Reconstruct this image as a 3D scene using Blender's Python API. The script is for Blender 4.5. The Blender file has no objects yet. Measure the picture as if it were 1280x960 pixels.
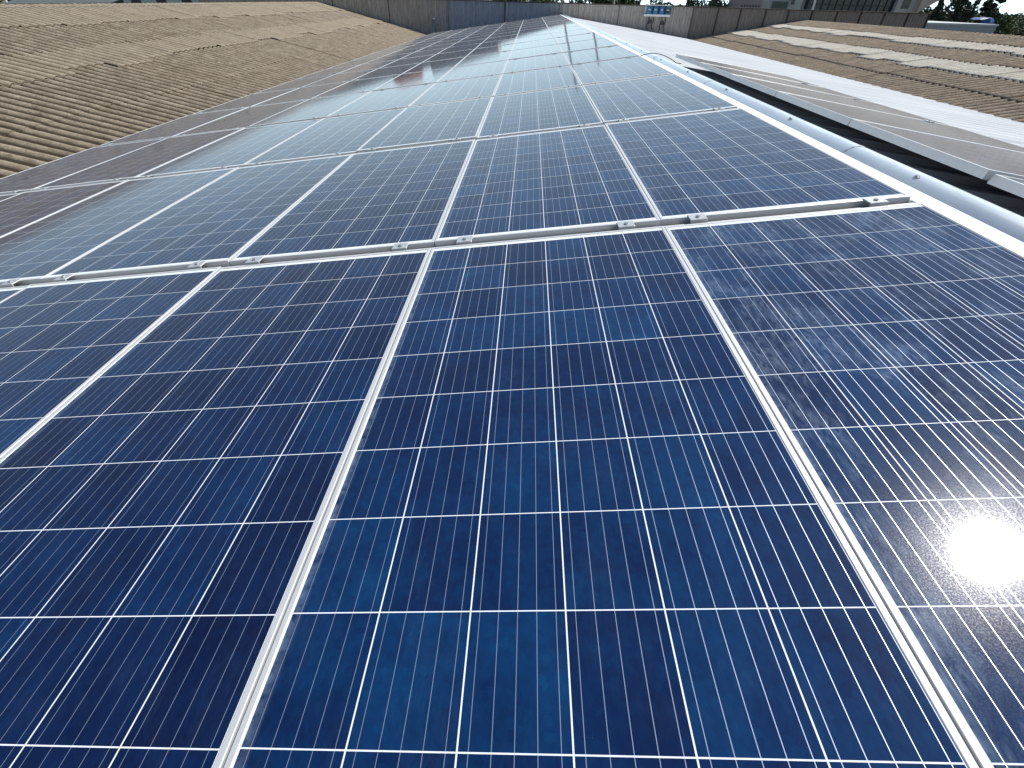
import bpy, math, random
import numpy as np
from mathutils import Vector, Matrix, noise
R = math.radians
sc = bpy.context.scene
col = sc.collection

# ------------------------------------------------------------------ camera
cam_d = bpy.data.cameras.new("camera"); cam = bpy.data.objects.new("camera", cam_d); col.objects.link(cam)
cam_d.sensor_width = 36.0
cam_d.lens = 533.93/1280*36.0
cam_d.shift_x = -(642.84-640)/1280
cam_d.shift_y = (334.0-480)/1280
cam_d.clip_start = .02; cam_d.clip_end = 5000
rt = Vector((0.99910414, 0.03462082, 0.02433738)).normalized()
bk = Vector((0.01642298, -0.84721558, 0.53099534)).normalized()
up = bk.cross(rt).normalized(); rt = up.cross(bk)
cam.matrix_world = Matrix(((rt.x, up.x, bk.x, -1.5505), (rt.y, up.y, bk.y, -0.1407), (rt.z, up.z, bk.z, .6286), (0, 0, 0, 1)))
sc.camera = cam

# ------------------------------------------------------------------ sky, sun, exposure
SUN_DIR = Vector((0.45972635, 0.32810957, 0.82522469)).normalized()
world = bpy.data.worlds.new("World"); sc.world = world; world.use_nodes = True
wt = world.node_tree; wt.nodes.clear()
sky = wt.nodes.new("ShaderNodeTexSky"); sky.sky_type = 'NISHITA'; sky.sun_disc = False
sky.sun_elevation = math.asin(SUN_DIR.z); sky.sun_rotation = math.atan2(SUN_DIR.x, SUN_DIR.y)
sky.altitude = 50; sky.air_density = 1.0; sky.dust_density = 0.5; sky.ozone_density = 2.5
bg = wt.nodes.new("ShaderNodeBackground"); bg.inputs["Strength"].default_value = 0.08
wo = wt.nodes.new("ShaderNodeOutputWorld")
# bright hazy band low over the horizon, strongest under the sun
def wn(kind, op=None, **k):
    n = wt.nodes.new(kind)
    if op: n.operation = op
    return n
wtc = wn("ShaderNodeTexCoord"); wsep = wn("ShaderNodeSeparateXYZ"); wt.links.new(wtc.outputs["Generated"], wsep.inputs[0])
wz = wn("ShaderNodeMath", 'MULTIPLY'); wt.links.new(wsep.outputs[2], wz.inputs[0]); wz.inputs[1].default_value = -2.7
we = wn("ShaderNodeMath", 'EXPONENT'); wt.links.new(wz.outputs[0], we.inputs[0])
wd = wn("ShaderNodeVectorMath", 'DOT_PRODUCT'); wt.links.new(wtc.outputs["Generated"], wd.inputs[0]); wd.inputs[1].default_value = Vector((.45, .89, 0))
wr = wn("ShaderNodeMapRange"); wt.links.new(wd.outputs["Value"], wr.inputs[0]); wr.inputs[1].default_value = -.2; wr.inputs[2].default_value = .75; wr.inputs[3].default_value = .06
wm = wn("ShaderNodeMath", 'MULTIPLY'); wt.links.new(we.outputs[0], wm.inputs[0]); wt.links.new(wr.outputs[0], wm.inputs[1]); wm.use_clamp = True
wx = wn("ShaderNodeMix"); wx.data_type = 'RGBA'; wt.links.new(wm.outputs[0], wx.inputs[0]); wt.links.new(sky.outputs[0], wx.inputs[6]); wx.inputs[7].default_value = (16.0, 20.5, 22.6, 1)
wt.links.new(wx.outputs[2], bg.inputs[0]); wt.links.new(bg.outputs[0], wo.inputs[0])
sd = bpy.data.lights.new("sun", 'SUN'); sd.energy = 5.0; sd.angle = R(.53); sd.color = (1, .965, .91)
so = bpy.data.objects.new("sun", sd); col.objects.link(so)
so.rotation_euler = SUN_DIR.to_track_quat('Z', 'Y').to_euler()
sc.view_settings.view_transform = 'Standard'; sc.view_settings.look = 'None'
sc.view_settings.exposure = 0.1; sc.view_settings.gamma = 1; sc.view_settings.use_curve_mapping = False
sc.cycles.sample_clamp_indirect = 6
sc.cycles.max_bounces = 6

# ------------------------------------------------------------------ helpers
def tag(o, label=None, cat=None, group=None, kind=None):
    if label: o["label"] = label
    if cat: o["category"] = cat
    if group: o["group"] = group
    if kind: o["kind"] = kind
    return o
def empty(name, loc=(0, 0, 0), rot=(0, 0, 0)):
    o = bpy.data.objects.new(name, None); col.objects.link(o); o.location = loc; o.rotation_euler = rot
    o.empty_display_size = .1
    return o
def mesh(name, verts, faces, mat, smooth=False):
    me = bpy.data.meshes.new(name); me.from_pydata([tuple(v) for v in verts], [], [tuple(f) for f in faces])
    if mat: me.materials.append(mat)
    if smooth: me.polygons.foreach_set("use_smooth", [True]*len(me.polygons))
    me.update(); return me
def obj(name, me, parent=None, loc=None):
    o = bpy.data.objects.new(name, me); col.objects.link(o)
    if parent: o.parent = parent
    if loc: o.location = loc
    return o
class MB:
    def __init__(s): s.v = []; s.f = []
    def add(s, vs, fs):
        n = len(s.v); s.v += [tuple(v) for v in vs]; s.f += [tuple(i+n for i in f) for f in fs]; return s
    def box(s, x0, x1, y0, y1, z0, z1, M=None):
        vs = [(x, y, z) for z in (z0, z1) for y in (y0, y1) for x in (x0, x1)]
        if M is not None: vs = [M @ Vector(v) for v in vs]
        return s.add(vs, [(0, 2, 3, 1), (4, 5, 7, 6), (0, 1, 5, 4), (2, 6, 7, 3), (0, 4, 6, 2), (1, 3, 7, 5)])
    def cbox(s, x0, x1, y0, y1, z0, z1, c=.002, M=None):
        """box with chamfered top edges and vertical edges"""
        def ring(a, z, e):
            return [(x0+a+e, y0+a, z), (x1-a-e, y0+a, z), (x1-a, y0+a+e, z), (x1-a, y1-a-e, z), (x1-a-e, y1-a, z), (x0+a+e, y1-a, z), (x0+a, y1-a-e, z), (x0+a, y0+a+e, z)]
        rs = [ring(0, z0, c), ring(0, z1-c, c), ring(c, z1, c)]
        vs = sum(rs, [])
        if M is not None: vs = [M @ Vector(v) for v in vs]
        fs = [tuple(reversed(range(8))), tuple(range(16, 24))]
        for k in range(2):
            for i in range(8):
                j = (i+1) % 8; fs.append((k*8+i, k*8+j, k*8+8+j, k*8+8+i))
        return s.add(vs, fs)
    def tube(s, pts, rad, n=8, cap=True):
        pts = [Vector(p) for p in pts]; rs = rad if isinstance(rad, (list, tuple)) else [rad]*len(pts)
        vs = []
        for i, p in enumerate(pts):
            d = (pts[min(i+1, len(pts)-1)]-pts[max(i-1, 0)]).normalized()
            a = d.cross(Vector((0, 0, 1)) if abs(d.z) < .95 else Vector((1, 0, 0))).normalized(); b = d.cross(a)
            for k in range(n):
                t = 2*math.pi*k/n; vs.append(p+(a*math.cos(t)+b*math.sin(t))*rs[i])
        fs = [(i*n+k, i*n+(k+1) % n, (i+1)*n+(k+1) % n, (i+1)*n+k) for i in range(len(pts)-1) for k in range(n)]
        if cap: fs += [tuple(range(n)), tuple(reversed(range((len(pts)-1)*n, len(pts)*n)))]
        return s.add(vs, fs)
    def me(s, name, mat, smooth=False): return mesh(name, s.v, s.f, mat, smooth)
    def obj(s, name, mat, parent=None, smooth=False): return obj(name, s.me(name, mat, smooth), parent)

class NT:
    """tiny node-tree writer"""
    def __init__(s, name):
        s.m = bpy.data.materials.new(name); s.m.use_nodes = True; s.t = s.m.node_tree; s.t.nodes.clear()
        s.out = s.t.nodes.new("ShaderNodeOutputMaterial"); s.b = s.t.nodes.new("ShaderNodeBsdfPrincipled")
        s.t.links.new(s.b.outputs[0], s.out.inputs[0])
        s.tc = s.t.nodes.new("ShaderNodeTexCoord")
    def plug(s, sock, v):
        if isinstance(v, bpy.types.NodeSocket): s.t.links.new(v, sock)
        elif isinstance(v, (tuple, list)) and len(v) == 3 and sock.type == 'RGBA': sock.default_value = (*v, 1)
        else: sock.default_value = v
    def set(s, **k):
        for a, v in k.items(): s.plug(s.b.inputs[a.replace("_", " ")], v)
        return s
    def math(s, op, a, b=0.0, c=0.0, clamp=False):
        n = s.t.nodes.new("ShaderNodeMath"); n.operation = op; n.use_clamp = clamp
        s.plug(n.inputs[0], a); s.plug(n.inputs[1], b); s.plug(n.inputs[2], c); return n.outputs[0]
    def mix(s, f, a, b, mode='MIX'):
        n = s.t.nodes.new("ShaderNodeMix"); n.data_type = 'RGBA'; n.blend_type = mode
        s.plug(n.inputs[0], f); s.plug(n.inputs[6], a); s.plug(n.inputs[7], b); return n.outputs[2]
    def mixf(s, f, a, b):
        n = s.t.nodes.new("ShaderNodeMix"); n.data_type = 'FLOAT'
        s.plug(n.inputs[0], f); s.plug(n.inputs[2], a); s.plug(n.inputs[3], b); return n.outputs[0]
    def noise(s, scale, detail=4, rough=.55, vec=None, dim='3D', sx=(1, 1, 1), dist=0):
        n = s.t.nodes.new("ShaderNodeTexNoise"); n.noise_dimensions = dim
        n.inputs["Scale"].default_value = scale; n.inputs["Detail"].default_value = detail; n.inputs["Roughness"].default_value = rough
        n.inputs["Distortion"].default_value = dist
        v = vec or s.tc.outputs["Object"]
        if sx != (1, 1, 1): v = s.scale(v, sx)
        s.plug(n.inputs["Vector"], v); return n.outputs["Fac"]
    def scale(s, v, sx):
        m = s.t.nodes.new("ShaderNodeMapping"); m.inputs["Scale"].default_value = sx; s.plug(m.inputs["Vector"], v); return m.outputs[0]
    def ramp(s, f, stops):
        n = s.t.nodes.new("ShaderNodeValToRGB"); e = n.color_ramp.elements
        while len(e) < len(stops): e.new(.5)
        for i, (p, c) in enumerate(stops):
            e[i].position = p; e[i].color = (*c, 1) if len(c) == 3 else c
        s.plug(n.inputs[0], f); return n.outputs[0]
    def rng(s, f, a, b, c=0.0, d=1.0):
        n = s.t.nodes.new("ShaderNodeMapRange"); s.plug(n.inputs[0], f)
        for i, v in enumerate((a, b, c, d)): n.inputs[i+1].default_value = v
        return n.outputs[0]
    def bump(s, h, strength, dist=.01, normal=None):
        n = s.t.nodes.new("ShaderNodeBump"); n.inputs["Strength"].default_value = strength; n.inputs["Distance"].default_value = dist
        s.plug(n.inputs["Height"], h)
        if normal: s.plug(n.inputs["Normal"], normal)
        return n.outputs[0]
    def attr(s, name):
        n = s.t.nodes.new("ShaderNodeAttribute"); n.attribute_type = 'OBJECT'; n.attribute_name = name; return n.outputs["Fac"]

def simple(name, c, rough=.6, metal=0.0, var=.12, scale=6, bump=0.0, bscale=40, stretch=(1, 1, 1)):
    t = NT(name); nf = t.noise(scale, 5, .6, sx=stretch)
    a = tuple(x*(1-var) for x in c); b = tuple(min(1, x*(1+var)) for x in c)
    t.set(Base_Color=t.mix(t.rng(nf, .3, .7), a, b), Roughness=rough, Metallic=metal)
    if bump: t.set(Normal=t.bump(t.noise(bscale, 3, .6), bump, .01))
    return t.m

# ------------------------------------------------------------------ materials
CELL = .1588
def solar_material():
    t = NT("solar_cells"); tc = t.tc.outputs["Object"]
    sep = t.t.nodes.new("ShaderNodeSeparateXYZ"); t.plug(sep.inputs[0], tc); x, y = sep.outputs[0], sep.outputs[1]
    cx = t.math('ADD', t.math('DIVIDE', x, CELL), 3.0); cy = t.math('ADD', t.math('DIVIDE', y, CELL), 5.0)
    fx = t.math('FRACT', cx); fy = t.math('FRACT', cy)
    dx = t.math('MINIMUM', fx, t.math('SUBTRACT', 1.0, fx)); dy = t.math('MINIMUM', fy, t.math('SUBTRACT', 1.0, fy))
    gap = t.math('MAXIMUM', t.math('LESS_THAN', dx, .00125/CELL), t.math('LESS_THAN', dy, .00085/CELL))
    outx = t.math('GREATER_THAN', t.math('ABSOLUTE', x), 3*CELL-.0010); outy = t.math('GREATER_THAN', t.math('ABSOLUTE', y), 5*CELL-.0008)
    gap = t.math('MAXIMUM', gap, t.math('MAXIMUM', outx, outy))
    bb = t.math('LESS_THAN', t.math('ABSOLUTE', t.math('SUBTRACT', t.math('FRACT', t.math('MULTIPLY', fx, 5.0)), .5)), .00052/(CELL/5))
    notgap = t.math('SUBTRACT', 1.0, gap); bb = t.math('MULTIPLY', bb, notgap)
    oi = t.t.nodes.new("ShaderNodeObjectInfo")
    comb = t.t.nodes.new("ShaderNodeCombineXYZ"); t.plug(comb.inputs[0], t.math('FLOOR', cx)); t.plug(comb.inputs[1], t.math('FLOOR', cy))
    t.plug(comb.inputs[2], t.math('MULTIPLY', oi.outputs["Random"], 91.7))
    wn = t.t.nodes.new("ShaderNodeTexWhiteNoise"); wn.noise_dimensions = '3D'; t.plug(wn.inputs[0], comb.outputs[0])
    rnd = wn.outputs[0]
    vo = t.t.nodes.new("ShaderNodeTexVoronoi"); vo.inputs["Scale"].default_value = 95; t.plug(vo.inputs["Vector"], tc)
    vs = t.t.nodes.new("ShaderNodeSeparateColor"); t.plug(vs.inputs[0], vo.outputs["Color"])
    crys = vs.outputs[0]
    # cloudy crystallisation across every cell, shifted per cell
    vadd = t.t.nodes.new("ShaderNodeVectorMath"); vadd.operation = 'ADD'; t.plug(vadd.inputs[0], tc)
    c2 = t.t.nodes.new("ShaderNodeCombineXYZ"); t.plug(c2.inputs[0], t.math('MULTIPLY', rnd, 7.0)); t.plug(c2.inputs[2], t.math('MULTIPLY', rnd, 5.0))
    t.plug(vadd.inputs[1], c2.outputs[0])
    cloud = t.noise(9, 5, .65, vec=vadd.outputs[0])
    val = t.math('ADD', t.math('ADD', t.math('MULTIPLY', rnd, .34), t.math('MULTIPLY', crys, .14)), t.math('MULTIPLY', t.rng(cloud, .26, .74), .44))
    val = t.math('ADD', val, t.math('SUBTRACT', t.attr("tint"), .5), clamp=True)
    cellc = t.ramp(val, [(0, (.0003, .0040, .031)), (.35, (.0003, .0120, .060)), (.7, (.0004, .029, .104)), (1, (.0006, .062, .160))])
    grain = t.noise(900, 2, .7)
    cellc = t.mix(t.rng(grain, .35, .65, .0, .22), cellc, (.0, .003, .02))
    base = t.mix(bb, cellc, (.32, .38, .50)); base = t.mix(gap, base, (.72, .76, .80))
    # dust and dried wash marks; the amount also paints in missing reflections
    dn = t.noise(5.5, 6, .7, sx=(1, .8, 1), dist=.6); dn2 = t.noise(60, 4, .7, sx=(1, .35, 1), dist=1.2)
    dust_sheen = t.math('MULTIPLY', t.math('MULTIPLY', t.rng(dn, .46, .72), t.rng(dn2, .38, .70)), t.attr("dust_sheen"))
    film = t.math('MULTIPLY', t.noise(2.3, 4, .6), .004)
    dust_sheen_all = t.math('ADD', t.math('MULTIPLY', dust_sheen, .34), film)
    edge = t.math('MULTIPLY', t.rng(x, -.455, -.482), t.rng(t.noise(30, 4, .7), .35, .6)); edge = t.math('MULTIPLY', edge, .38, clamp=True)
    dust_sheen_all = t.math('MAXIMUM', dust_sheen_all, edge)
    base = t.mix(dust_sheen_all, base, (.36, .46, .60))
    spk = t.t.nodes.new("ShaderNodeTexVoronoi"); spk.inputs["Scale"].default_value = 42; t.plug(spk.inputs["Vector"], tc)
    sp = t.math('MULTIPLY', t.math('LESS_THAN', spk.outputs["Distance"], .035), t.math('LESS_THAN', spk.outputs["Color"], .12))
    base = t.mix(t.math('MULTIPLY', sp, .35), base, (.45, .45, .42))
    metal = t.math('MULTIPLY', bb, .6)
    t.set(Base_Color=base, Metallic=metal, Roughness=t.mixf(bb, .55, .36), Specular_IOR_Level=t.math('MULTIPLY', bb, .3))
    # glass cover
    micro = t.noise(760, 2, .6); macro = t.noise(1.4, 2, .5)
    n1 = t.bump(micro, .02, .001); n2 = t.bump(macro, .06, .004, n1)
    t.set(Normal=n2)
    gl = t.t.nodes.new("ShaderNodeBsdfAnisotropic"); gl.distribution = 'BECKMANN'; t.plug(gl.inputs["Roughness"], t.math('ADD', .073, t.math('MULTIPLY', dust_sheen, .04))); t.plug(gl.inputs["Normal"], n2)
    wide = t.t.nodes.new("ShaderNodeBsdfAnisotropic"); wide.distribution = 'GGX'; wide.inputs["Roughness"].default_value = .19; t.plug(wide.inputs["Normal"], n2)
    spark = t.rng(t.noise(430, 2, .8), .46, .60, .25, 1.0)
    wf = t.math('MULTIPLY', spark, t.math('ADD', .05, t.math('MULTIPLY', t.attr("dust_sheen"), .10)), clamp=True)
    gm = t.t.nodes.new("ShaderNodeMixShader"); t.plug(gm.inputs[0], wf); t.t.links.new(gl.outputs[0], gm.inputs[1]); t.t.links.new(wide.outputs[0], gm.inputs[2])
    fr = t.t.nodes.new("ShaderNodeFresnel"); fr.inputs["IOR"].default_value = 1.60
    mx = t.t.nodes.new("ShaderNodeMixShader"); t.plug(mx.inputs[0], fr.outputs[0])
    t.t.links.new(t.b.outputs[0], mx.inputs[1]); t.t.links.new(gm.outputs[0], mx.inputs[2]); 
    # thin dust film lying on the glass, denser at flat angles to lighten far reflections
    lw = t.t.nodes.new("ShaderNodeLayerWeight"); lw.inputs[0].default_value = .5
    cs = t.math('SUBTRACT', 1.0, lw.outputs["Facing"]); th = t.math('DIVIDE', t.math('MULTIPLY', .0011, t.math('ADD', 1.0, t.attr("dust_sheen"))), t.math('ADD', t.math('MULTIPLY', cs, cs), .010), clamp=True)
    dd = t.t.nodes.new("ShaderNodeBsdfDiffuse"); dd.inputs["Color"].default_value = (.50, .50, .48, 1)
    m3 = t.t.nodes.new("ShaderNodeMixShader"); t.plug(m3.inputs[0], th); t.t.links.new(mx.outputs[0], m3.inputs[1]); t.t.links.new(dd.outputs[0], m3.inputs[2])
    t.t.links.new(m3.outputs[0], t.out.inputs[0])
    return t.m
M_CELL = solar_material()

def alu_material(name, c=(.55, .56, .57), rough=.42, metal=.25):
    t = NT(name); nf = t.noise(14, 5, .6, sx=(1, .15, 1)); sp = t.noise(60, 3, .7)
    base = t.mix(t.rng(nf, .3, .75, 0, .35), c, tuple(x*.86 for x in c))
    base = t.mix(t.rng(sp, .62, .75, 0, .25), base, (.55, .53, .48))
    t.set(Base_Color=base, Metallic=metal, Roughness=rough)
    return t.m
M_ALU = alu_material("anodised_aluminium")
M_RAIL = alu_material("rail_aluminium", (.60, .60, .59), .42, .3)
M_CLAMP = alu_material("clamp_aluminium", (.50, .51, .52), .4, .5)
M_STEEL = simple("bolt_steel", (.45, .45, .46), .3, .9, .1, 80)
M_BACK = simple("backsheet", (.7, .71, .72), .6)
M_BLACK = simple("black_rubber", (.02, .02, .022), .55)

def cap_material():
    t = NT("zinc_ridge_flashing"); nf = t.noise(3, 6, .65, sx=(2, .4, 2)); n3 = t.noise(45, 4, .7)
    base = t.mix(t.rng(nf, .35, .7), (.60, .64, .68), (.74, .77, .80))
    base = t.mix(t.rng(n3, .60, .75, 0, .30), base, (.45, .45, .43))
    t.set(Base_Color=base, Metallic=.72, Roughness=t.rng(nf, .3, .7, .20, .30))
    return t.m
M_CAP = cap_material()
M_FLANGE = simple("painted_white_flange", (.86, .86, .84), .45, .0, .05, 8)

def fibre_material(name, dark, mid, light, red=.35, furrow=.95):
    t = NT(name); o = t.tc.outputs["Object"]
    big = t.noise(.55, 5, .6); med = t.noise(4.5, 6, .7); fine = t.noise(38, 5, .75); speck = t.noise(110, 3, .8)
    f = t.math('ADD', t.math('MULTIPLY', med, .5), t.math('MULTIPLY', fine, .5))
    base = t.ramp(t.rng(f, .34, .66), [(0, dark), (.45, mid), (1, light)])
    base = t.mix(t.rng(big, .45, .7, 0, red), base, (.27, .185, .125))
    base = t.mix(t.rng(speck, .52, .66, 0, .75), base, tuple(x*.35 for x in dark))
    sp2 = t.noise(70, 4, .8, dist=.4)
    base = t.mix(t.rng(sp2, .60, .72, 0, .5), base, (.50, .47, .38))
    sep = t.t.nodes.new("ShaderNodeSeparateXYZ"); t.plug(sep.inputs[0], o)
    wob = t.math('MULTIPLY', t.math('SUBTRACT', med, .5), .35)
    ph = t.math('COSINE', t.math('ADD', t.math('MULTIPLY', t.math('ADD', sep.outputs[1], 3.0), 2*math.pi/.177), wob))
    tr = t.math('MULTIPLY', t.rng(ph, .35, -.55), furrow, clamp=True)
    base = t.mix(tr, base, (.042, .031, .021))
    t.set(Base_Color=base, Roughness=.92, Specular_IOR_Level=.2, Normal=t.bump(t.math('ADD', fine, speck), .8, .010))
    return t.m
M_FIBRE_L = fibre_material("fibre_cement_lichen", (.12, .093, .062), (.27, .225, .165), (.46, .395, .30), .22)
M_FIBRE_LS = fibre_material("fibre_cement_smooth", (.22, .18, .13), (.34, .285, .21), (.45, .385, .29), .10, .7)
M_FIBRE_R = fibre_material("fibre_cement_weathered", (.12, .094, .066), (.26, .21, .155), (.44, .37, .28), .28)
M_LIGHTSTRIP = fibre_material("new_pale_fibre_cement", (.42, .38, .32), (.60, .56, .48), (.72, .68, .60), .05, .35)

def sheet_metal():
    t = NT("white_ribbed_steel"); nf = t.noise(1.2, 5, .6, sx=(.4, 2, 1)); n2 = t.noise(30, 3, .6)
    base = t.mix(t.rng(nf, .35, .7), (.70, .71, .72), (.56, .58, .60))
    base = t.mix(t.rng(n2, .62, .75, 0, .2), base, (.5, .46, .4))
    t.set(Base_Color=base, Metallic=.0, Roughness=.75, Specular_IOR_Level=.15)
    return t.m
M_SHEET = sheet_metal()

def clad_material(name, a, b, stain):
    t = NT(name); v = t.noise(2.2, 5, .65, sx=(3.5, 1, .25)); v2 = t.noise(9, 4, .7, sx=(2, 1, .4))
    base = t.mix(t.rng(v, .35, .65), a, b)
    base = t.mix(t.rng(v2, .50, .72, 0, .7), base, stain)
    sep = t.t.nodes.new("ShaderNodeSeparateXYZ"); t.plug(sep.inputs[0], t.tc.outputs["Object"])
    t.set(Base_Color=base, Roughness=.6, Metallic=.1)
    return t.m
M_CLAD_A = clad_material("old_cladding_brown", (.34, .315, .275), (.50, .465, .41), (.15, .13, .11))
M_CLAD_B = clad_material("old_cladding_slate", (.30, .32, .36), (.40, .42, .46), (.17, .17, .18))
M_CLAD_C = clad_material("old_cladding_beige", (.33, .31, .285), (.46, .435, .40), (.16, .14, .12))
M_CLAD_D = clad_material("old_cladding_taupe", (.20, .18, .165), (.27, .245, .225), (.13, .115, .105))
M_RUST = simple("dark_rusty_steel", (.055, .042, .036), .7, .1, .35, 12)

# ------------------------------------------------------------------ layout constants
A = R(8.5); CA, SA = math.cos(A), math.sin(A)
P, Q = .98167, 1.70190
PW, PL, PH = P-.003, 1.650, .040
GC0 = (Q+8*CELL)/2        # centre of the first row gap (distance along the roof)
YW = 27.12                # face of the end wall
def plane(u, n=0.0):      # offset along the left slope from the top edge of the panels
    return (u*CA-n*SA, u*SA+n*CA)

# ------------------------------------------------------------------ ground and far land
def ground():
    t = NT("dry_ground"); n = t.noise(.03, 6, .6); n2 = t.noise(.6, 5, .7)
    base = t.ramp(n, [(.35, (.10, .095, .05)), (.5, (.17, .145, .095)), (.65, (.075, .085, .04))])
    base = t.mix(t.rng(n2, .45, .7, 0, .4), base, (.06, .07, .03)); t.set(Base_Color=base, Roughness=.95)
    S = 3000; o = MB().add([(-S, -S, -7.3), (S, -S, -7.3), (S, S, -7.3), (-S, S, -7.3)], [(0, 1, 2, 3)]).obj("ground", t.m); tag(o, kind="structure")
    # asphalt yard round the halls
    a = simple("asphalt_yard", (.055, .055, .055), .9, 0, .2, 1.5)
    o = MB().add([(-90, -30, -7.296), (90, -30, -7.296), (90, 48, -7.296), (-90, 48, -7.296)], [(0, 1, 2, 3)]).obj("yard_pavement", a); tag(o, kind="structure")
    # low hills on the horizon
    t = NT("far_hill"); n = t.noise(.02, 6, .65); n2 = t.noise(.25, 5, .7)
    base = t.ramp(n, [(.35, (.14, .13, .075)), (.6, (.08, .095, .05))]); base = t.mix(t.rng(n2, .45, .62, 0, .7), base, (.035, .055, .028))
    t.set(Base_Color=base, Roughness=1)
    rnd = random.Random(4); V = []; F = []; N = 160
    for i in range(N+1):
        a_ = R(-75+150*i/N)
        h = -1+3*noise.noise((i*.05, 0, 3))+3*noise.noise((i*.23, 2, 0))
        for j, (rr, hh) in enumerate(((330, -7.4), (420, .35*h-2), (560, .8*h-1), (760, h), (1100, -8))):
            V.append((math.sin(a_)*rr, math.cos(a_)*rr, hh))
    for i in range(N):
        for j in range(4): F.append((i*5+j, (i+1)*5+j, (i+1)*5+j+1, i*5+j+1))
    o = obj("hills", mesh("hills", V, F, t.m, True)); tag(o, kind="structure")
ground()

# ------------------------------------------------------------------ corrugated roofs
WAVE = .177
def wavy(x0, z0, x1, z1, y0, y1, mat, name, parent, amp=.025, courses=((0, 1),), rough=.004, seg=.12, seed=1, lift=.012, jag=.06, skip=None, only=None, spw=8):
    """corrugated sheets laid from valley (x0,z0) to ridge (x1,z1); corrugations run down the slope; each course laps over the one below"""
    rnd = random.Random(seed); V = []; F = []
    L = math.hypot(x1-x0, z1-z0); tx, tz = (x1-x0)/L, (z1-z0)/L; nx, nz = -tz*(1 if tx > 0 else -1), abs(tx)
    SH = WAVE*5; ns = int(math.ceil((y1-y0)/SH))
    for ci, (a, b) in enumerate(courses):
        if only is not None and ci not in only: continue
        if skip is not None and ci in skip: continue
        for si in range(ns):
            ya = y0+si*SH; yb = min(y1, ya+SH)
            if yb-ya < .02: continue
            sa = a*L - (0 if ci == 0 else .14+rnd.uniform(-jag, jag)); sb = b*L
            off = rnd.uniform(0, .007); tilt = rnd.uniform(-.004, .004)
            nj = max(2, int((yb-ya)/WAVE*spw)+1); ni = max(2, int((sb-sa)/seg)+1); base = len(V)
            for i in range(ni):
                s = sa+(sb-sa)*i/(ni-1); k = i/(ni-1)
                for j in range(nj):
                    y = ya+(yb-ya)*j/(nj-1)
                    h = amp*math.cos(2*math.pi*(y-y0)/WAVE)+(lift*(1-k) if ci else 0)+off+tilt*(j/(nj-1)-.5)
                    if rough: h += rough*noise.noise((s*7, y*9, seed))+rough*.7*noise.noise((s*23, y*27, seed+5))+rough*2*noise.noise((s*.8, y*.5, seed))
                    V.append((x0+tx*s+nx*h, y, z0+tz*s+nz*h))
            for i in range(ni-1):
                for j in range(nj-1):
                    q = base+i*nj+j; F.append((q, q+1, q+nj+1, q+nj))
            # thickness at the low edge
            if ci:
                b2 = len(V)
                for j in range(nj):
                    v = V[base+j]; V.append((v[0]-nx*.009, v[1], v[2]-nz*.009))
                for j in range(nj-1): F.append((base+j, b2+j, b2+j+1, base+j+1))
    return obj(name, mesh(name, V, F, mat, True), parent)

def ridge_roll(x, z, y0, y1, mat, name, parent, w=.30, amp=.025, drop=.045):
    """corrugated two-wing ridge cap"""
    V = []; F = []; nj = int((y1-y0)/WAVE*8)+1
    prof = [(-w, -drop-.0), (-w*.5, -drop*.45), (-.05, .005), (0, .022), (.05, .005), (w*.5, -drop*.45), (w, -drop)]
    for i, (a, b) in enumerate(prof):
        k = min(1, abs(a)/w*1.6)
        for j in range(nj):
            y = y0+(y1-y0)*j/(nj-1)
            V.append((x+a+.012*noise.noise((y*1.1, i*.2, 7)), y, z+b+amp*k*math.cos(2*math.pi*(y-y0)/WAVE)+.006*noise.noise((y*3, a*5, 1))))
    for i in range(len(prof)-1):
        for j in range(nj-1): q = i*nj+j; F.append((q, q+nj, q+nj+1, q+1))
    return obj(name, mesh(name, V, F, mat, True), parent)

Y0 = -3.0
# hall under the panels
own = tag(empty("industrial_roof"), "low pitched roof carrying the blue solar panels", "roof")
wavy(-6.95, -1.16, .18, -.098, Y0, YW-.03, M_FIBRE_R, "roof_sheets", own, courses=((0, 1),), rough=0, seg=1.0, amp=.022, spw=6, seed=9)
def ribbed(name, x0, z0, x1, z1, y0, y1, mat, parent, pitch=.333, h=.034):
    L = math.hypot(x1-x0, z1-z0); tx, tz = (x1-x0)/L, (z1-z0)/L; nx, nz = -tz, tx
    prof = []; y = y0
    while y < y1:
        prof += [(y, 0), (y+pitch*.40, 0), (y+pitch*.43, .004), (y+pitch*.46, 0), (y+pitch*.70, 0), (y+pitch*.82, h), (y+pitch*.90, h)]; y += pitch
    prof.append((y, 0)); prof = [p for p in prof if p[0] <= y1]
    V = []; F = []; n = len(prof); ss = [0, 1.9, 1.9, 3.9, 3.9, L]
    for i, s in enumerate(ss):
        lift = .004 if i in (1, 3) else 0
        for (yy, hh) in prof:
            k = hh+lift+.003*noise.noise((s*1.5, yy*.7, 2)); V.append((x0+tx*s+nx*k, yy, z0+tz*s+nz*k))
    for i in range(len(ss)-1):
        for j in range(n-1): q = i*n+j; F.append((q, q+n, q+n+1, q+1))
    return obj(name, mesh(name, V, F, mat), parent)
tag(ribbed("ribbed_sheets", .22, -.100, 6.98, -.985, Y0, YW-.03, M_SHEET, own), "bright white ribbed steel sheets on the far slope")
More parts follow.
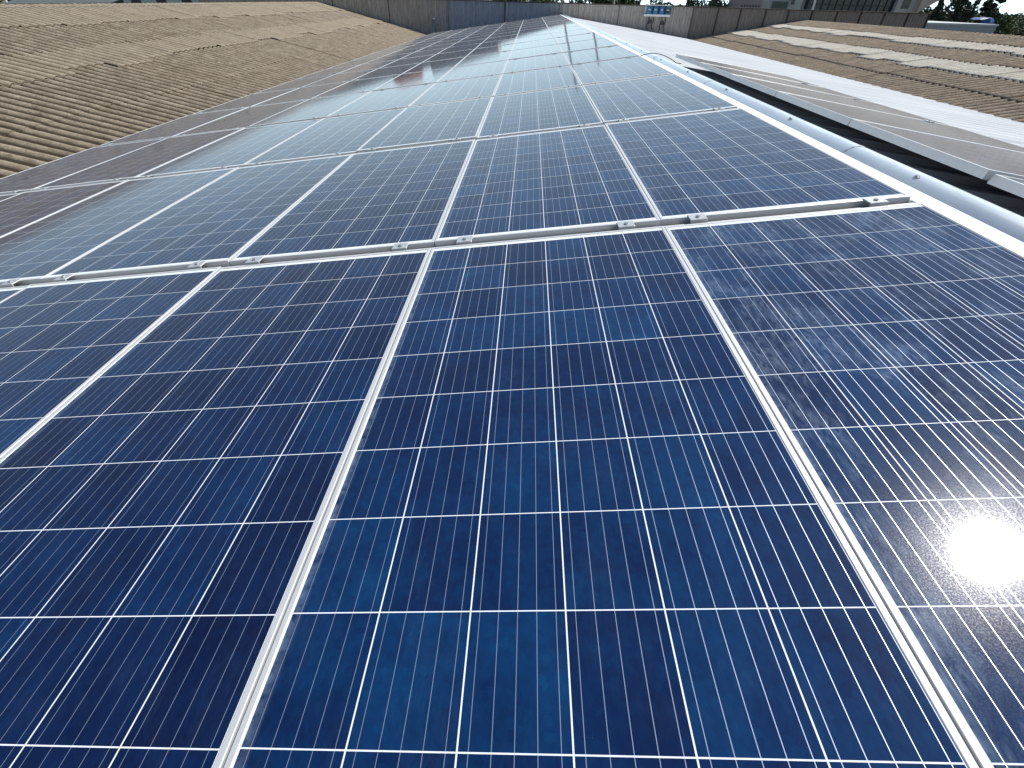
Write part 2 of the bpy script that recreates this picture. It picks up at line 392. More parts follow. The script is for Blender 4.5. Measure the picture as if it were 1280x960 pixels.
# ridge flashing: flat white flange, round zinc roll, wing
def cap():
    prof = [(.128, -.022)]
    for k in range(15):
        a = R(205-k*(205-(-28))/14); prof.append((.236+.106*math.cos(a), -.098+.106*math.sin(a)*1.0))
    prof += [(.345, -.150), (.47, -.160)]
    prof[0] = (.118, -.030); prof[1] = (.1215, -.075)
    V = []; F = []; ys = []
    y = Y0
    while y < YW-.03: ys.append(y); y += .25
    ys.append(YW-.03)
    for y in ys:
        for (a, b) in prof: V.append((a+.0015*noise.noise((y*1.3, a*6, 0)), y, b+.002*noise.noise((y*.9, a*9, 4))))
    n = len(prof)
    for i in range(len(ys)-1):
        for j in range(n-1): q = i*n+j; F.append((q, q+1, q+n+1, q+n))
    r = empty("ridge_flashing", (0, 0, 0)); tag(r, "rounded zinc ridge capping with a flat white edge strip running beside the panels", "ridge capping")
    obj("ridge_roll", mesh("ridge_roll", V, F, M_CAP, True), r)
    MB().cbox(.006, .115, Y0, YW-.035, -.045, -.014, .003).obj("edge_strip", M_FLANGE, r)
    for i, y in enumerate([-.9, .55, 1.75, 2.85, 3.95, 5.05, 6.2, 7.4, 8.6, 9.8, 11.1, 12.4, 13.8, 15.2, 16.6]):
        b = MB(); a = R(112); px, pz = .236+.106*math.cos(a), -.098+.106*math.sin(a); d = Vector((math.cos(a), 0, math.sin(a))); p = Vector((px, y, pz))
        b.tube([p-d*.003, p+d*.003], .013, 12).tube([p+d*.003, p+d*.010], .0065, 6)
        b.obj("screw", M_STEEL, r)
    # sheet joints of the roll
    for y in (2.2, 4.4, 8.7, 13.1, 17.5):
        b = MB(); n0 = []
        for k in range(13):
            a = R(200-k*215/12); n0.append((.236+.1085*math.cos(a), -.098+.1085*math.sin(a)))
        b.add([(x, y+dy, z) for dy in (0, .02) for x, z in n0], [(i, i+1, 13+i+1, 13+i) for i in range(12)])
        b.obj("lap_joint", M_CAP, r, True)
cap()

CL = ((0, .20), (.20, .42), (.42, .58), (.58, .78), (.78, 1))
lr = tag(empty("corrugated_roof"), "brown lichen covered corrugated roof on the left of the panels", "roof")
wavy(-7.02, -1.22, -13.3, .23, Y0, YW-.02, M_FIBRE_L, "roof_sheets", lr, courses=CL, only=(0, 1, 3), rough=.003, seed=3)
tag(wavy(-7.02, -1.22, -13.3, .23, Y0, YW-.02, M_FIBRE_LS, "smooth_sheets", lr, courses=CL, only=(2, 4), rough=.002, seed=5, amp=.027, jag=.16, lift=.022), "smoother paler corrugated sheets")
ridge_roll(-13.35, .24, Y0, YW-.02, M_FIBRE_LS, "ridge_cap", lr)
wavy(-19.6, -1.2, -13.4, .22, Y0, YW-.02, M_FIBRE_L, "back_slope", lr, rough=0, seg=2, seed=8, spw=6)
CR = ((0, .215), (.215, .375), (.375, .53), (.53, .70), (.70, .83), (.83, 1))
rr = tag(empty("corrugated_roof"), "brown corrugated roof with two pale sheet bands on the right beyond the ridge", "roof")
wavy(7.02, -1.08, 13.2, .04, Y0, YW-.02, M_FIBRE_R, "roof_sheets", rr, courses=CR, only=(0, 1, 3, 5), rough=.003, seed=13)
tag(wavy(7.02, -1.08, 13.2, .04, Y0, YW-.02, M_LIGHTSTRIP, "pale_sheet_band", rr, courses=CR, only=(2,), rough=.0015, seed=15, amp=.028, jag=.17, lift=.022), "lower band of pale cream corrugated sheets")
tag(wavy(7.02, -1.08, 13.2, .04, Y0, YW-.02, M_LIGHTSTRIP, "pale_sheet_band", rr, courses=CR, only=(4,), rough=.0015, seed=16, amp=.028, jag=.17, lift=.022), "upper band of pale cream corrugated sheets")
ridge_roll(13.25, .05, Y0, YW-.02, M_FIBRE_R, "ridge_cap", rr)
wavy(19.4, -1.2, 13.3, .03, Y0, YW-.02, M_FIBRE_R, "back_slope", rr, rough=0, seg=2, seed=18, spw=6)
# valley gutters
M_GUT = simple("galvanised_gutter", (.30, .31, .32), .5, .6, .2, 5)
for x, z, s in ((-6.98, -1.24, "left"), (7.0, -1.10, "right")):
    b = MB(); pr = [(-.17, .02), (-.14, -.10), (.14, -.10), (.17, .02)]
    b.add([(x+a, y, z+c) for y in (Y0, YW-.04) for a, c in pr], [(i, i+1, i+5, i+4) for i in range(3)])
    g = b.obj("valley_gutter", M_GUT); tag(g, "grey metal gutter in the valley below the solar panels" if s == "left" else "grey metal gutter in the valley below the white ribbed sheets", "gutter")
# hall bodies
M_RENDER = simple("hall_render", (.42, .40, .36), .85, 0, .15, .8)
b = MB().box(-19.5, 19.3, Y0+.15, 27.0, -7.29, -1.45); hb = b.obj("hall_building", M_RENDER); tag(hb, "rendered body of the industrial hall below the corrugated roofs", "building")

# ------------------------------------------------------------------ end wall of ribbed cladding
def endwall():
    w = tag(empty("parapet_wall", (0, YW, 0)), "long ribbed metal parapet wall closing the far end of the roofs", "wall")
    def clad(x0, x1, mat, label, pitch, depth, z0=-1.8, z1=.50):
        pr = []; x = x0
        while x < x1-.001:
            for a, d in ((0, 0), (.42, 0), (.56, -depth), (.86, -depth)): pr.append((min(x+a*pitch, x1), d))
            x += pitch
        pr.append((x1, 0))
        V = [(x_, .02+d, z) for z in (z0, z1) for x_, d in pr]; n = len(pr)
        o = obj("cladding", mesh("cladding", V, [(i, i+1, n+i+1, n+i) for i in range(n-1)], mat), w); tag(o, label)
    clad(-20.0, -6.12, M_CLAD_A, "brown stained wall cladding with dark streaks", .26, .05)
    clad(-6.115, -.02, M_CLAD_B, "slate grey wall cladding", .30, .05)
    clad(-.015, 7.2, M_CLAD_C, "pale beige wall cladding", .30, .055)
    clad(7.205, 19.7, M_CLAD_D, "taupe wall cladding in narrow ribs", .15, .022)
    MB().box(-20.0, 19.75, .045, .20, -2.0, .50).obj("wall_back", M_CLAD_D, w)
    MB().cbox(-20.0, 19.78, -.06, .24, .502, .545, .006).obj("coping", M_RUST, w)
    for k in range(9):
        x = 8.50+1.27*k+random.Random(k).uniform(-.04, .04)
        MB().box(x-.028, x+.028, -.035, .018, -1.7, .50).obj("seam_post", M_RUST, w)
    MB().box(19.70, 19.76, -.04, .26, -2, .50).obj("end_post", M_RUST, w)
    for x in (-12.5, -9.4, -3.0, 3.2): MB().box(x-.02, x+.02, -.036, .016, -1.7, .50).obj("seam_post", M_RUST, w)
endwall()
# small bent vent pipe in the valley corner
b = MB(); b.tube([(-6.95, 26.8, -1.1), (-6.95, 26.8, -.55), (-6.93, 26.76, -.46), (-6.86, 26.70, -.42), (-6.78, 26.62, -.45)], .075, 12)
o = b.obj("vent_pipe", simple("grey_pipe", (.25, .27, .30), .5), smooth=True); tag(o, "small bent grey vent pipe in the valley corner at the end wall", "pipe")

# ------------------------------------------------------------------ solar panels
def ring_frame(w, l, prof, mat, name):
    V = []; F = []; n = len(prof)
    for sx, sy in ((-1, -1), (1, -1), (1, 1), (-1, 1)):
        for d, z in prof: V.append((sx*(w/2-d), sy*(l/2-d), z))
    for c in range(4):
        c2 = (c+1) % 4
        for i in range(n):
            j = (i+1) % n; F.append((c*n+i, c2*n+i, c2*n+j, c*n+j))
    return mesh(name, V, F, mat)
FR = ring_frame(PW, PL, [(0, -PH), (0, -.0016), (.0008, -.0005), (.0020, 0), (.0105, 0), (.0117, -.0006), (.0120, -.0018), (.0120, -.0065), (.0022, -.0065), (.0022, -PH)], M_ALU, "frame")
hw, hl = PW/2-.0115, PL/2-.0115
GL = MB().box(-hw, hw, -hl, hl, -.0062, -.0022).me("solar_glass", M_CELL)
CLM = MB()
CLM.cbox(-.034, .034, -.040, .012, .0003, .0050, .0015).box(-.034, .034, -.040, -.0355, -.020, .0006)
CLM = CLM.me("clamp", M_CLAMP)
CLS = MB(); CLS.add([], [])
BLT = MB().tube([(0, -.016, .0049), (0, -.016, .0110)], .0085, 6).tube([(0, -.016, .0109), (0, -.016, .0113)], .0045, 6).me("bolt", M_STEEL)
ORD = ["first", "second", "third", "fourth", "fifth", "sixth", "seventh", "eighth", "ninth", "tenth", "eleventh", "twelfth", "thirteenth", "fourteenth", "fifteenth", "last"]
rnd = random.Random(7)
colname = {1: "column beside the ridge", 0: "second column from the ridge", -1: "third column from the ridge", -2: "fourth column from the ridge",
           -3: "fifth column from the ridge", -4: "sixth column from the ridge", -5: "outermost column along the brown roof"}
look = ["deep blue", "navy blue", "dark blue"]
for r in range(16):
    for k in range(-5, 2):
        uc = (k+.5)*P-2*P; vc = GC0+(r-1)*Q+Q/2
        X, Z = plane(uc)
        e = empty("solar_module", (X-SA*0+rnd.uniform(-.001, .001), vc+rnd.uniform(-.0035, .0035), Z+rnd.uniform(-.002, .002)), (R(rnd.gauss(0, .10)), -A+R(rnd.gauss(0, .06)), 0))
        shade = "deep blue" if r < 2 else ("blue" if r < 4 else "pale reflecting")
        rowname = "nearest row" if r == 0 else ("farthest row" if r == 15 else ORD[r]+" row from the camera")
        tag(e, "%s solar panel, %s, %s" % (shade, rowname, colname[k]), "solar panel", "solar panels in rows on the left slope")
        obj("frame", FR, e)
        g = obj("solar_glass", GL, e)
        g["tint"] = {1: .50, 0: .50, -1: .30, -2: .36, -3: .42, -4: .45, -5: .45}[k] + rnd.uniform(-.05, .05)*(r > 0)  # the two ridge columns are bluer, painting in the brightening towards the sun
        g["dust_sheen"] = (1.25 if k == 1 else (1.5 if k < -3 else (.8 if k == -3 else .07)))*(1 if r == 0 else rnd.uniform(.3, .8))  # leftmost columns get more, painting in the lit roof's pale reflection
        if r >= 1:
            for sx in (-1, 1):
                c = obj("clamp", CLM, e); c.location = (sx*(PW/2-.145)+rnd.uniform(-.012, .012), -PL/2, 0)
                if r <= 4: obj("bolt", BLT, c)
# rails in the row gaps
for r in range(15):
    v = GC0+r*Q
    x0, x1 = -5*P-2*P-.03, .012+.0*r
    e = empty("mounting_rail", (0, v, 0), (0, -A, 0))
    b = MB(); b.box(x0, x1, -.022, .010, -.074, -.020).box(x0, x1, .0105, .0135, -.074, -.030)
    b.obj("rail_profile", M_RAIL, e)
    tag(e, "aluminium mounting rail in the %s gap between panel rows, counted from the camera" % ORD[r], "rail", "mounting rails between panel rows")

# panels across the ridge (short ends towards the ridge)
XR, ZR = .55, .020
WR = .990
for i in range(6):
    y0 = 1.80+(i-1)*WR
    drop = -.012 if i == 0 else 0
    e = empty("solar_module", (XR+(PL/2)*CA+(.02 if i == 0 else 0), y0+WR/2, ZR-(PL/2)*SA+drop+.008), (R(rnd.gauss(0, .12)), A+R(rnd.gauss(0, .1)), R(90)))
    e.rotation_mode = 'XYZ'
    m = Matrix.Rotation(A, 4, 'Y') @ Matrix.Rotation(R(90), 4, 'Z') @ Matrix.Rotation(R(rnd.gauss(0, .12)), 4, 'X')
    e.rotation_euler = m.to_euler()
    fo = obj("frame", FR, e); fo.scale = (1, 1, 1.15)
    g = obj("solar_glass", GL, e); g["tint"] = .5; g["dust_sheen"] = 1.3  # raised amount paints the glass pale in place of bright reflections
    if i:
        c = obj("clamp", CLM, e); c.location = (-PW/2+.0, -.55, 0); c.rotation_euler = (0, 0, R(-90))
        obj("bolt", BLT, c)
    tag(e, "grey brown reflecting solar panel across the ridge, %s of its row" % ("nearest" if i == 0 else "farthest" if i == 5 else ORD[i]+" from the camera"), "solar panel", "solar panels on the slope beyond the ridge")
for i, s in enumerate((.38, 1.30)):
    b = MB(); b.box(-.02, .02, .82, 6.74, -.078, -.0405)
    o = b.obj("mounting_rail", M_RAIL); o.location = (XR+s*CA, 0, ZR-s*SA-.012); o.rotation_euler = (0, A, 0)
    tag(o, "rail under the panels beyond the ridge, %s" % ("nearer the ridge" if i == 0 else "farther down the slope"), "rail", "rails under the panels beyond the ridge")
# cable looped over the ridge
b = MB(); pts = []
for k in range(17):
    t_ = k/16; pts.append((-.02+.62*t_, 6.55+.10*t_+.05*math.sin(t_*5), -.015+.075*math.sin(math.pi*min(1, t_*1.15))**.8-.07*t_))
b.tube(pts, .006, 6); o = b.obj("cable", M_BLACK, smooth=True); tag(o, "thin dark cable looped over the zinc ridge capping", "cable")

# ------------------------------------------------------------------ inverters on the end wall
M_BLUE = simple("inverter_blue", (.035, .16, .36), .4, .0, .12, 5)
M_TEAL = simple("inverter_teal", (.03, .22, .32), .4, .0, .12, 5)
M_WHITE = simple("inverter_white", (.72, .74, .75), .45, 0, .06, 5)
M_DARK = simple("inverter_dark", (.02, .03, .05), .4)
sh = tag(empty("inverter_shelf", (5.26, 26.95, .03)), "white metal bracket shelf on the end wall holding four blue inverters", "shelf")
MB().cbox(-.74, .66, -.12, .16, 0, .10, .006).obj("tray", M_WHITE, sh)
MB().box(-.66, .66, .12, .15, .10, .46).obj("back_plate", M_WHITE, sh)
MB().cbox(-.68, .67, -.16, .16, .50, .53, .005).obj("rain_hood", M_WHITE, sh)
for s in (-.66, -.2, .25, .62): MB().box(s-.015, s+.015, .11, .16, .10, .50).obj("bracket", M_WHITE, sh)
wh = ["leftmost of the four, with a teal front", "second from the left of the four", "third from the left of the four", "rightmost of the four, with a light panel strip"]
for i in range(4):
    x = -.46+.33*i
    e = tag(empty("solar_inverter", (5.26+x, 26.86, .135)), "blue wall inverter on the white shelf, "+wh[i], "inverter", "inverters on the end wall")
    MB().cbox(-.135, .135, -.05, .18, 0, .36, .015).obj("casing", (M_TEAL, M_BLUE, M_BLUE, M_TEAL)[i], e)
    MB().cbox(-.118, .06, -.062, -.0505, .05, .29, .004).obj("front_cover", (M_BLUE, M_TEAL, M_BLUE, M_DARK)[i], e)
    MB().box(-.09, .03, -.066, -.0622, .19, .23).obj("display", M_WHITE, e)
    MB().box(.085, .13, -.056, -.0505, .02, .34).obj("side_grille", M_DARK, e)
for i, x in enumerate((4.85, 5.1, 5.55, 5.75)):
    b = MB(); b.tube([(x, 26.98, .03), (x+.03, 26.98, -.2), (x-.05, 27.0, -.4), (x+.02, 27.02, -.6)], .022, 6)
    o = b.obj("cable", M_BLACK, smooth=True); tag(o, "dark cable hanging below the inverter shelf, %s of four" % (("leftmost", "second from left", "third from left", "rightmost")[i]), "cable", "cables below the inverters")
for i, (x, z) in enumerate(((4.95, -.22), (5.62, -.26))):
    e = MB().cbox(x-.09, x+.09, 26.93, 27.05, z-.09, z+.09, .01).obj("junction_box", M_DARK); tag(e, "small dark junction box under the inverters, %s one" % ("left" if i == 0 else "right"), "junction box")

# ------------------------------------------------------------------ trees and buildings behind
def leaf_mat(name, a, b):
    t = NT(name); oi = t.noise(1.1, 3, .6); n2 = t.noise(14, 2, .6)
    base = t.mix(t.rng(oi, .35, .65), a, b); base = t.mix(t.rng(n2, .4, .7, 0, .5), base, tuple(x*.55 for x in a))
    t.set(Base_Color=base, Roughness=.7, Specular_IOR_Level=.3); return t.m
L_DARK = leaf_mat("foliage_dark", (.035, .065, .03), (.075, .12, .05))
L_MID = leaf_mat("foliage_mid", (.07, .12, .04), (.12, .17, .06))
L_CYP = leaf_mat("foliage_cypress", (.030, .052, .036), (.055, .085, .052))
L_PALE = leaf_mat("foliage_pale", (.10, .13, .07), (.16, .18, .10))
M_BARK = simple("bark", (.11, .085, .06), .9, 0, .3, 8)
def tree(x, y, h, w, mat, label, kind="round", z=-7.3, seed=0, n=5200, name="broadleaf_tree"):
    rs = np.random.RandomState(seed+101)
    e = tag(empty(name, (x, y, z)), label, "tree")
    H = h-z
    b = MB(); pts = [(0, 0, 0)]; 
    for k in range(1, 6): pts.append((rs.uniform(-.1, .1)*k*.4, rs.uniform(-.1, .1)*k*.4, H*.85*k/5))
    b.tube(pts, [w*.07*(1-.17*i) for i in range(6)], 7)
    for k in range(7):
        t_ = rs.uniform(.35, .8); a = rs.uniform(0, 6.28); p = Vector((0, 0, H*.85*t_)); q = p+Vector((math.cos(a)*w*.32, math.sin(a)*w*.32, H*.12))
        b.tube([p, (p+q)/2+Vector((0, 0, .1)), q], [w*.03, w*.02, w*.008], 5)
    b.obj("trunk", M_BARK, e)
    # clumps
    cl = []
    if kind == "cypress":
        for k in range(40):
            t_ = k/39; zz = H*(.06+.92*t_); rr = w*.5*math.sin(math.pi*min(1, .12+t_*.88))**.6*(1-t_*.55)
            a = rs.uniform(0, 6.28); cl.append((math.cos(a)*rr*.4, math.sin(a)*rr*.4, zz, rr*.65, H*.05))
    elif kind == "conifer":
        for k in range(46):
            t_ = (k/45); zz = H*(.2+.78*t_); rr = w*.5*(1.05-t_)**.8; a = rs.uniform(0, 6.28); q = rs.uniform(.3, .9)
            cl.append((math.cos(a)*rr*q, math.sin(a)*rr*q, zz, rr*.34+.12, rr*.16+.12))
    else:
        for k in range(30):
            a = rs.uniform(0, 6.28); q = rs.uniform(0, 1)**.5; zz = H*(.55+.42*rs.uniform(0, 1)*(1-.35*q)); rr = w*.5*q*.8
            cl.append((math.cos(a)*rr, math.sin(a)*rr, zz, w*rs.uniform(.12, .22), w*rs.uniform(.09, .16)))
    V = np.zeros((n*4, 3)); s = .055+.009*w
    for i in range(n):
        cx, cy, cz, cr, ch = cl[rs.randint(len(cl))]
        d = rs.normal(size=3); d /= np.linalg.norm(d); rad = rs.uniform(.55, 1)**.5
        c = np.array((cx, cy, cz))+d*rad*np.array((cr, cr, ch))
        u_ = rs.normal(size=3); u_ /= np.linalg.norm(u_); v_ = np.cross(u_, rs.normal(size=3)); v_ /= np.linalg.norm(v_)
        k = s*rs.uniform(.6, 1.5); V[i*4:i*4+4] = c+np.array((-u_*k-v_*k*.6, u_*k-v_*k*.6, u_*k+v_*k*.6, -u_*k+v_*k*.6))
    me = mesh("crown", V, [(4*i, 4*i+1, 4*i+2, 4*i+3) for i in range(n)], mat); obj("crown", me, e)
    return e
def W(px_x60, z60, Y): # scale a position known at 60 m to another distance
    t_ = (Y+.14)/60.04; return (-1.55+(px_x60+1.55)*t_, .63+(z60-.63)*t_)

# right: low parapet building
b = tag(empty("low_building", (26.6, 36, -7.29)), "low pale grey flat roofed building at the end of the ribbed wall", "building")
M_CONC = simple("pale_concrete", (.34, .36, .37), .8, 0, .10, 1.2, stretch=(1, 1, .3)); M_CONC2 = simple("light_concrete", (.50, .52, .53), .8, 0, .08, 1.2)
MB().box(-.6, 5.1, 0, 9, 0, 7.12).obj("wall", M_CONC, b)
MB().cbox(-.65, 5.15, -.05, 9.05, 7.125, 7.25, .01).obj("parapet_coping", M_CONC2, b)
for k in range(3): MB().box(.7+k*1.8, 1.5+k*1.8, -.02, .0, 3.0, 4.2).obj("window", M_DARK, b)
# glass office building
def office():
    e = tag(empty("office_building", (0, 60, -7.29)), "office building with a dark blue glass facade and pale concrete end column", "building")
    t = NT("dark_glazing"); n = t.noise(.5, 4, .6); t.set(Base_Color=t.ramp(n, [(.35, (.012, .022, .034)), (.6, (.03, .055, .07)), (.75, (.12, .17, .12))]), Roughness=.12, Metallic=.0, Specular_IOR_Level=.8)
    gm = t.m
    ms = simple("office_stone", (.50, .49, .47), .8, 0, .06, 2); mm = simple("mullion", (.05, .065, .08), .4, .5)
    MB().box(28.2, 42.9, .8, 14, 0, 15).obj("wall", ms, e)
    MB().box(31.0, 40.8, .15, .78, 4.0, 14.6).obj("glass_facade", gm, e)
    b_ = MB()
    for k in range(13): x = 31.0+.8166*k; b_.box(x-.04, x+.04, .05, .149, 4, 14.6)
    for k in range(8): b_.box(31, 40.8, .06, .14, 4.2+1.35*k, 4.3+1.35*k)
    b_.obj("mullions", mm, e)
    MB().box(28.2, 30.2, .0, .79, 0, 15).obj("stone_pier", ms, e)
    MB().box(40.85, 42.9, -.4, .79, 0, 15).obj("end_column", ms, e)
    o = MB().box(28.5, 29.3, -.02, .0-.001, 8.2, 9.6).obj("window", gm, e)
    o = MB().box(41.4, 42.3, -.425, -.401, 8.1, 9.7).obj("window", gm, e)
    MB().add([(42.9, -1.2, 7.7), (42.9, 3, 7.7), (45.2, -1.2, 9.3), (45.2, 3, 9.3), (42.9, -1.2, 10.6), (42.9, 3, 10.6), (45.2, -1.2, 10.6), (45.2, 3, 10.6)],
             [(0, 1, 3, 2), (4, 6, 7, 5), (0, 2, 6, 4), (1, 5, 7, 3), (2, 3, 7, 6), (0, 4, 5, 1)]).obj("canopy", simple("canopy_panel", (.52, .44, .36), .7, 0, .06, 2), e)
office()
e = tag(empty("site_office", (27.0, 58, -7.29)), "small grey building with a glazed front left of the dark glass facade", "building")
MB().box(-1.4, .9, 0, 5, 0, 8.6).obj("wall", M_CONC, e); MB().box(-1.15, .6, -.05, -.002, 7.6, 8.45).obj("window", simple("greenish_glass", (.05, .09, .09), .2), e)
e = tag(empty("rooftop_unit", (22.6, 56, -7.29)), "grey rooftop box with a row of dark slots above the ribbed wall", "plant unit")
MB().box(-1.3, 1.2, 0, 3, 0, 8.5).obj("casing", simple("grey_casing", (.30, .27, .26), .7), e)
for k in range(7): MB().box(-1.05+.31*k, -.85+.31*k, -.02, -.002, 7.86, 8.0).obj("slot", M_DARK, e)
# curved white lamp posts
M_POLE = simple("white_pole", (.75, .75, .72), .5)
def curved(x, y, z0, z1, lean, label):
    pts = [(x, y, z0), (x, y, z1-1.2)]+[(x+lean*(1-math.cos(a)), y, z1-1.2+1.6*math.sin(a)) for a in (R(20), R(40), R(60), R(80), R(95))]
    e = tag(empty("street_lamp", (x, y, z0)), label, "street lamp"); 
    MB().tube([(p[0]-x, 0, p[2]-z0) for p in pts], [.075]*2+[.065]*5, 10).obj("pole", M_POLE, e, True)
    q = pts[-1]; s = 1 if lean > 0 else -1
    MB().cbox(q[0]-x-.1, q[0]-x+.7 if s > 0 else q[0]-x+.1, -.12, .12, q[2]-z0-.1, q[2]-z0+.02, .02).obj("lamp_head", M_CONC2, e)
curved(20.6, 40, -7.3, 2.2, -1.6, "curved white lamp post in front of the dark glass facade")
curved(-45.0, 40, -7.3, .9, 1.6, "curved white lamp post beyond the left roof")
for (x, y, z1, r_, mat, label) in ((.85, 40, 6.6, .07, simple("galvanised_pole", (.35, .36, .36), .5, .4), "slim grey pole rising behind the wall at the roof ridge"),
                              (3.05, 40, 4.9, .07, simple("brown_pole", (.14, .09, .07), .7), "thin brown pole rising behind the wall right of the ridge"),
                              (6.3, 48, 4.4, .06, M_POLE, "thin white pole behind the wall left of the inverters")):
    e = tag(empty("pole", (x, y, -7.3)), label, "pole"); MB().tube([(0, 0, 0), (0, 0, z1+7.3)], [r_*1.3, r_], 8).obj("shaft", mat, e)
    MB().box(-.35, .35, -.04, .04, z1+7.0, z1+7.06).obj("crossarm", mat, e)
# white and terracotta houses behind the wall
def house(x0, x1, y0, y1, h, mat, label, roof=None):
    e = tag(empty("house", ((x0+x1)/2, y0, -7.29)), label, "house"); w = (x1-x0)/2
    MB().box(-w, w, 0, y1-y0, 0, h+7.29).obj("wall", mat, e)
    H = h+7.29
    if roof:
        MB().add([(-w-.3, -.3, H), (w+.3, -.3, H), (w+.3, y1-y0+.3, H), (-w-.3, y1-y0+.3, H), (-w-.3, (y1-y0)/2, H+1.0), (w+.3, (y1-y0)/2, H+1.0)],
                 [(0, 1, 5, 4), (3, 4, 5, 2), (0, 4, 3), (1, 2, 5), (0, 3, 2, 1)]).obj("roof", roof, e)
    n = max(1, int(w)); 
    for k in range(n): xx = -w+(k+.5)*2*w/n; MB().box(xx-.4, xx+.4, -.03, -.002, H-2.2, H-1.0).obj("window", M_DARK, e)
    return e
M_WH = simple("white_render", (.74, .74, .71), .8, 0, .05, 1); M_TERRA = simple("terracotta_roof", (.36, .15, .09), .8, 0, .2, 3); M_TERW = simple("terracotta_wall", (.42, .22, .14), .8, 0, .15, 1)
house(-14.5, -6.2, 55, 60, 3.0, M_WH, "white rendered building behind the left half of the end wall")
house(-21.6, -19.0, 62, 68, 2.9, M_TERW, "terracotta coloured house behind the left end of the wall", M_TERRA)
house(7.2, 9.4, 64, 68, .95, M_WH, "small low white shed behind the wall near the ridge")
# left, beyond the brown roof ridge
e = tag(empty("warehouse", (-41, 40, -7.29)), "dark grey warehouse roof beyond the ridge of the left roof", "warehouse")
MB().box(-3.5, 5.0, 0, 12, 0, 6.6).obj("wall", M_CONC, e)
MB().add([(-4, -.3, 6.6), (5.4, -.3, 6.9), (5.4, 12.3, 6.9), (-4, 12.3, 6.6), (-4, 6, 8.5), (5.4, 6, 8.6)], [(0, 1, 5, 4), (3, 4, 5, 2), (0, 4, 3), (1, 2, 5)]).obj("roof", simple("slate_sheet_roof", (.11, .12, .125), .6, .1, .12, 1), e)
house(-35.0, -26.5, 40, 46, 1.1, simple("pale_green_render", (.55, .58, .52), .8, 0, .05, 1), "pale greenish building beyond the ridge of the left roof")
# trees
spec = [(-4.2, 50, 1.9, 5.0, L_DARK, "dark tree above the slate part of the wall", "round"), (.2, 52, 2.0, 5.2, L_MID, "mid green tree right behind the roof ridge", "round"),
 (5.0, 54, 2.3, 5.4, L_DARK, "dark tree behind the beige cladding", "round"), (8.6, 56, 2.5, 5.2, L_DARK, "dark broad tree left of the inverters", "round"),
 (12.2, 56, 1.9, 3.6, L_MID, "bright green tree above the inverters", "round"), (15.4, 60, 1.4, 3.6, L_MID, "low tree right of the inverters", "round"),
 (19.0, 60, 2.6, 5.0, L_CYP, "dark bluish tree left of the grey rooftop box", "round"), (25.6, 66, 2.5, 4.0, L_DARK, "tree between the rooftop box and the small grey building", "round")]
for i, (x, y, h, w, m, lab, kd) in enumerate(spec): tree(x, y, h, w, m, lab, kd, seed=i)
tree(53.2, 66, 5.2, 4.8, L_CYP, "tallest dark cypress beyond the low grey building", "cypress", seed=30, name="cypress_tree", n=9000)
tree(51.6, 67, 2.3, 3.4, L_CYP, "dark cypress on the left flank of the tallest one", "cypress", seed=31, name="cypress_tree", n=7000)
tree(55.3, 66, 3.6, 2.0, L_CYP, "slim separate cypress right of the cypress pair", "cypress", seed=32, name="cypress_tree", n=4000)
tree(50.2, 68, .9, 3.2, L_DARK, "low dark tree at the foot of the cypresses on their left", "round", seed=33)
tree(59.2, 68, 3.8, 5.2, L_CYP, "conical dark conifer right of the cypresses", "conifer", seed=34, name="conifer_tree", n=8000)
tree(66.5, 74, .9, 4.6, L_MID, "mid green tree right of the conical conifer", "round", seed=35)
tree(57.5, 60, -1.6, 4.2, L_DARK, "rounded dark shrubby tree below the conifer", "round", seed=36)
tree(54.2, 54, -2.0, 3.6, L_MID, "green tree at the end of the low grey building", "round", seed=37)
tree(70.5, 76, -.1, 5.2, L_PALE, "pale dusty tree at the right picture edge", "round", seed=38)
tree(61.0, 80, 1.3, 5.0, L_DARK, "distant tree just right of the office canopy", "round", seed=39)
tree(-68, 62, 4.0, 7, L_DARK, "dark tree beyond the far left roof edge", "round", seed=40)
tree(-60, 66, 3.4, 6, L_MID, "green tree next to the slate warehouse roof", "round", seed=41)
tree(-24.4, 60, 2.9, 4.6, L_CYP, "dark tree beside the terracotta house", "round", seed=42)
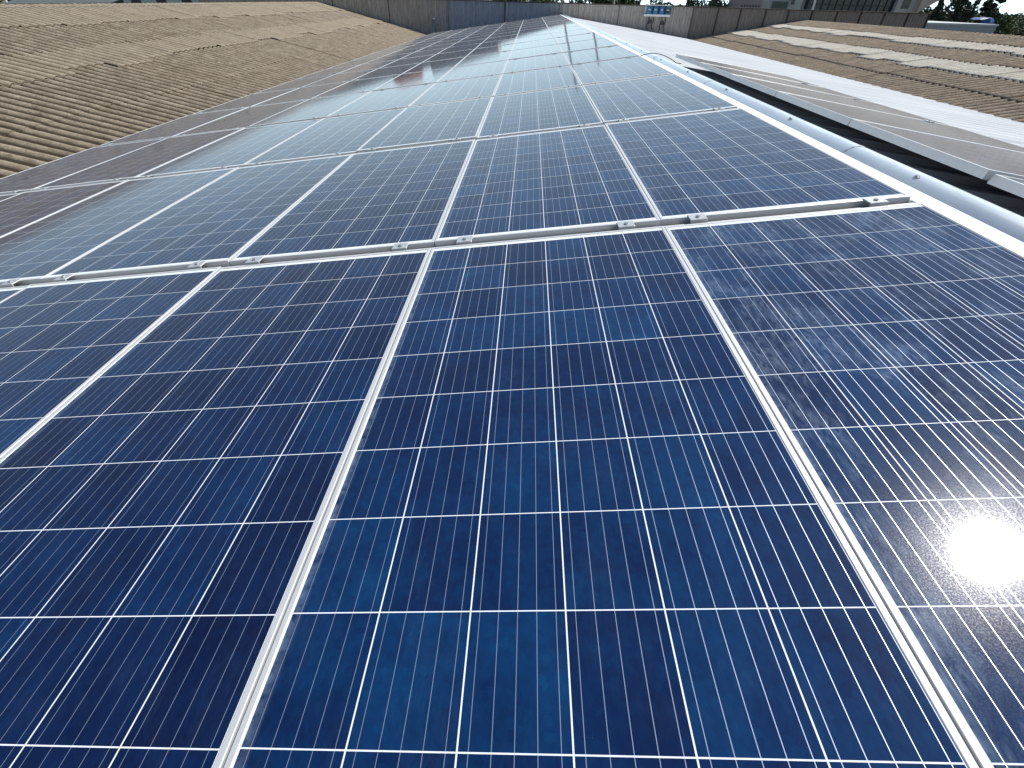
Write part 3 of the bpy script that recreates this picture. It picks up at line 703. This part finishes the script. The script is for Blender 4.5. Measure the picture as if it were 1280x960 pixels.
# blue truck seen through the trees
e = tag(empty("blue_tarpaulin_stack", (56.0, 64, -7.29)), "stack under a blue tarpaulin in front of the conifer", "tarpaulin stack")
V = []; F = []
for i in range(9):
    for j in range(5):
        x = -.8+.2*i; y = .5*j; V.append((x, y, 6.9+.18*noise.noise((x*1.4, y*1.3, 0))+.5*math.exp(-x*x)))
for i in range(8):
    for j in range(4): q = i*5+j; F.append((q, q+5, q+6, q+1))
n0 = len(V)
for i in range(9): V.append((-.8+.2*i+.05*math.sin(i*3), -.08, 5.0))
for i in range(8): F.append((i*5, n0+i, n0+i+1, (i+1)*5))
obj("tarpaulin", mesh("tarpaulin", V, F, simple("blue_tarpaulin", (.04, .10, .26), .5), True), e)
MB().box(-.75, .75, .02, 1.95, 0, 6.6).obj("stacked_load", M_CONC, e)

# far-off woods at the right edge that read as one mass
def woods():
    rs = np.random.RandomState(5); n = 26000; V = np.zeros((n*4, 3)); i = 0
    while i < n:
        x = rs.uniform(46, 150); y = 88+rs.uniform(0, 14)+.12*(x-46); top = .2+1.3*noise.noise((x*.22, y*.05, 1))+.8*noise.noise((x*.7, y*.2, 4))
        z = top-abs(rs.normal(0, 1.6)); 
        if z < -7: continue
        u_ = rs.normal(size=3); u_ /= np.linalg.norm(u_); v_ = np.cross(u_, rs.normal(size=3)); v_ /= np.linalg.norm(v_); k = rs.uniform(.12, .3)
        c = np.array((x, y, z)); V[i*4:i*4+4] = c+np.array((-u_*k-v_*k*.6, u_*k-v_*k*.6, u_*k+v_*k*.6, -u_*k+v_*k*.6)); i += 1
    o = obj("distant_woods", mesh("distant_woods", V, [(4*i, 4*i+1, 4*i+2, 4*i+3) for i in range(n)], leaf_mat("foliage_far", (.06, .085, .045), (.11, .125, .07))))
    tag(o, "distant band of trees along the horizon on the right", "woods", kind="stuff")
woods()
tree(57.0, 72, .5, 5.6, L_DARK, "broad dark tree between the cypresses and the conifer", "round", seed=50)
tree(62.5, 73, -.1, 5.0, L_DARK, "broad dark tree at the right foot of the conifer", "round", seed=51)
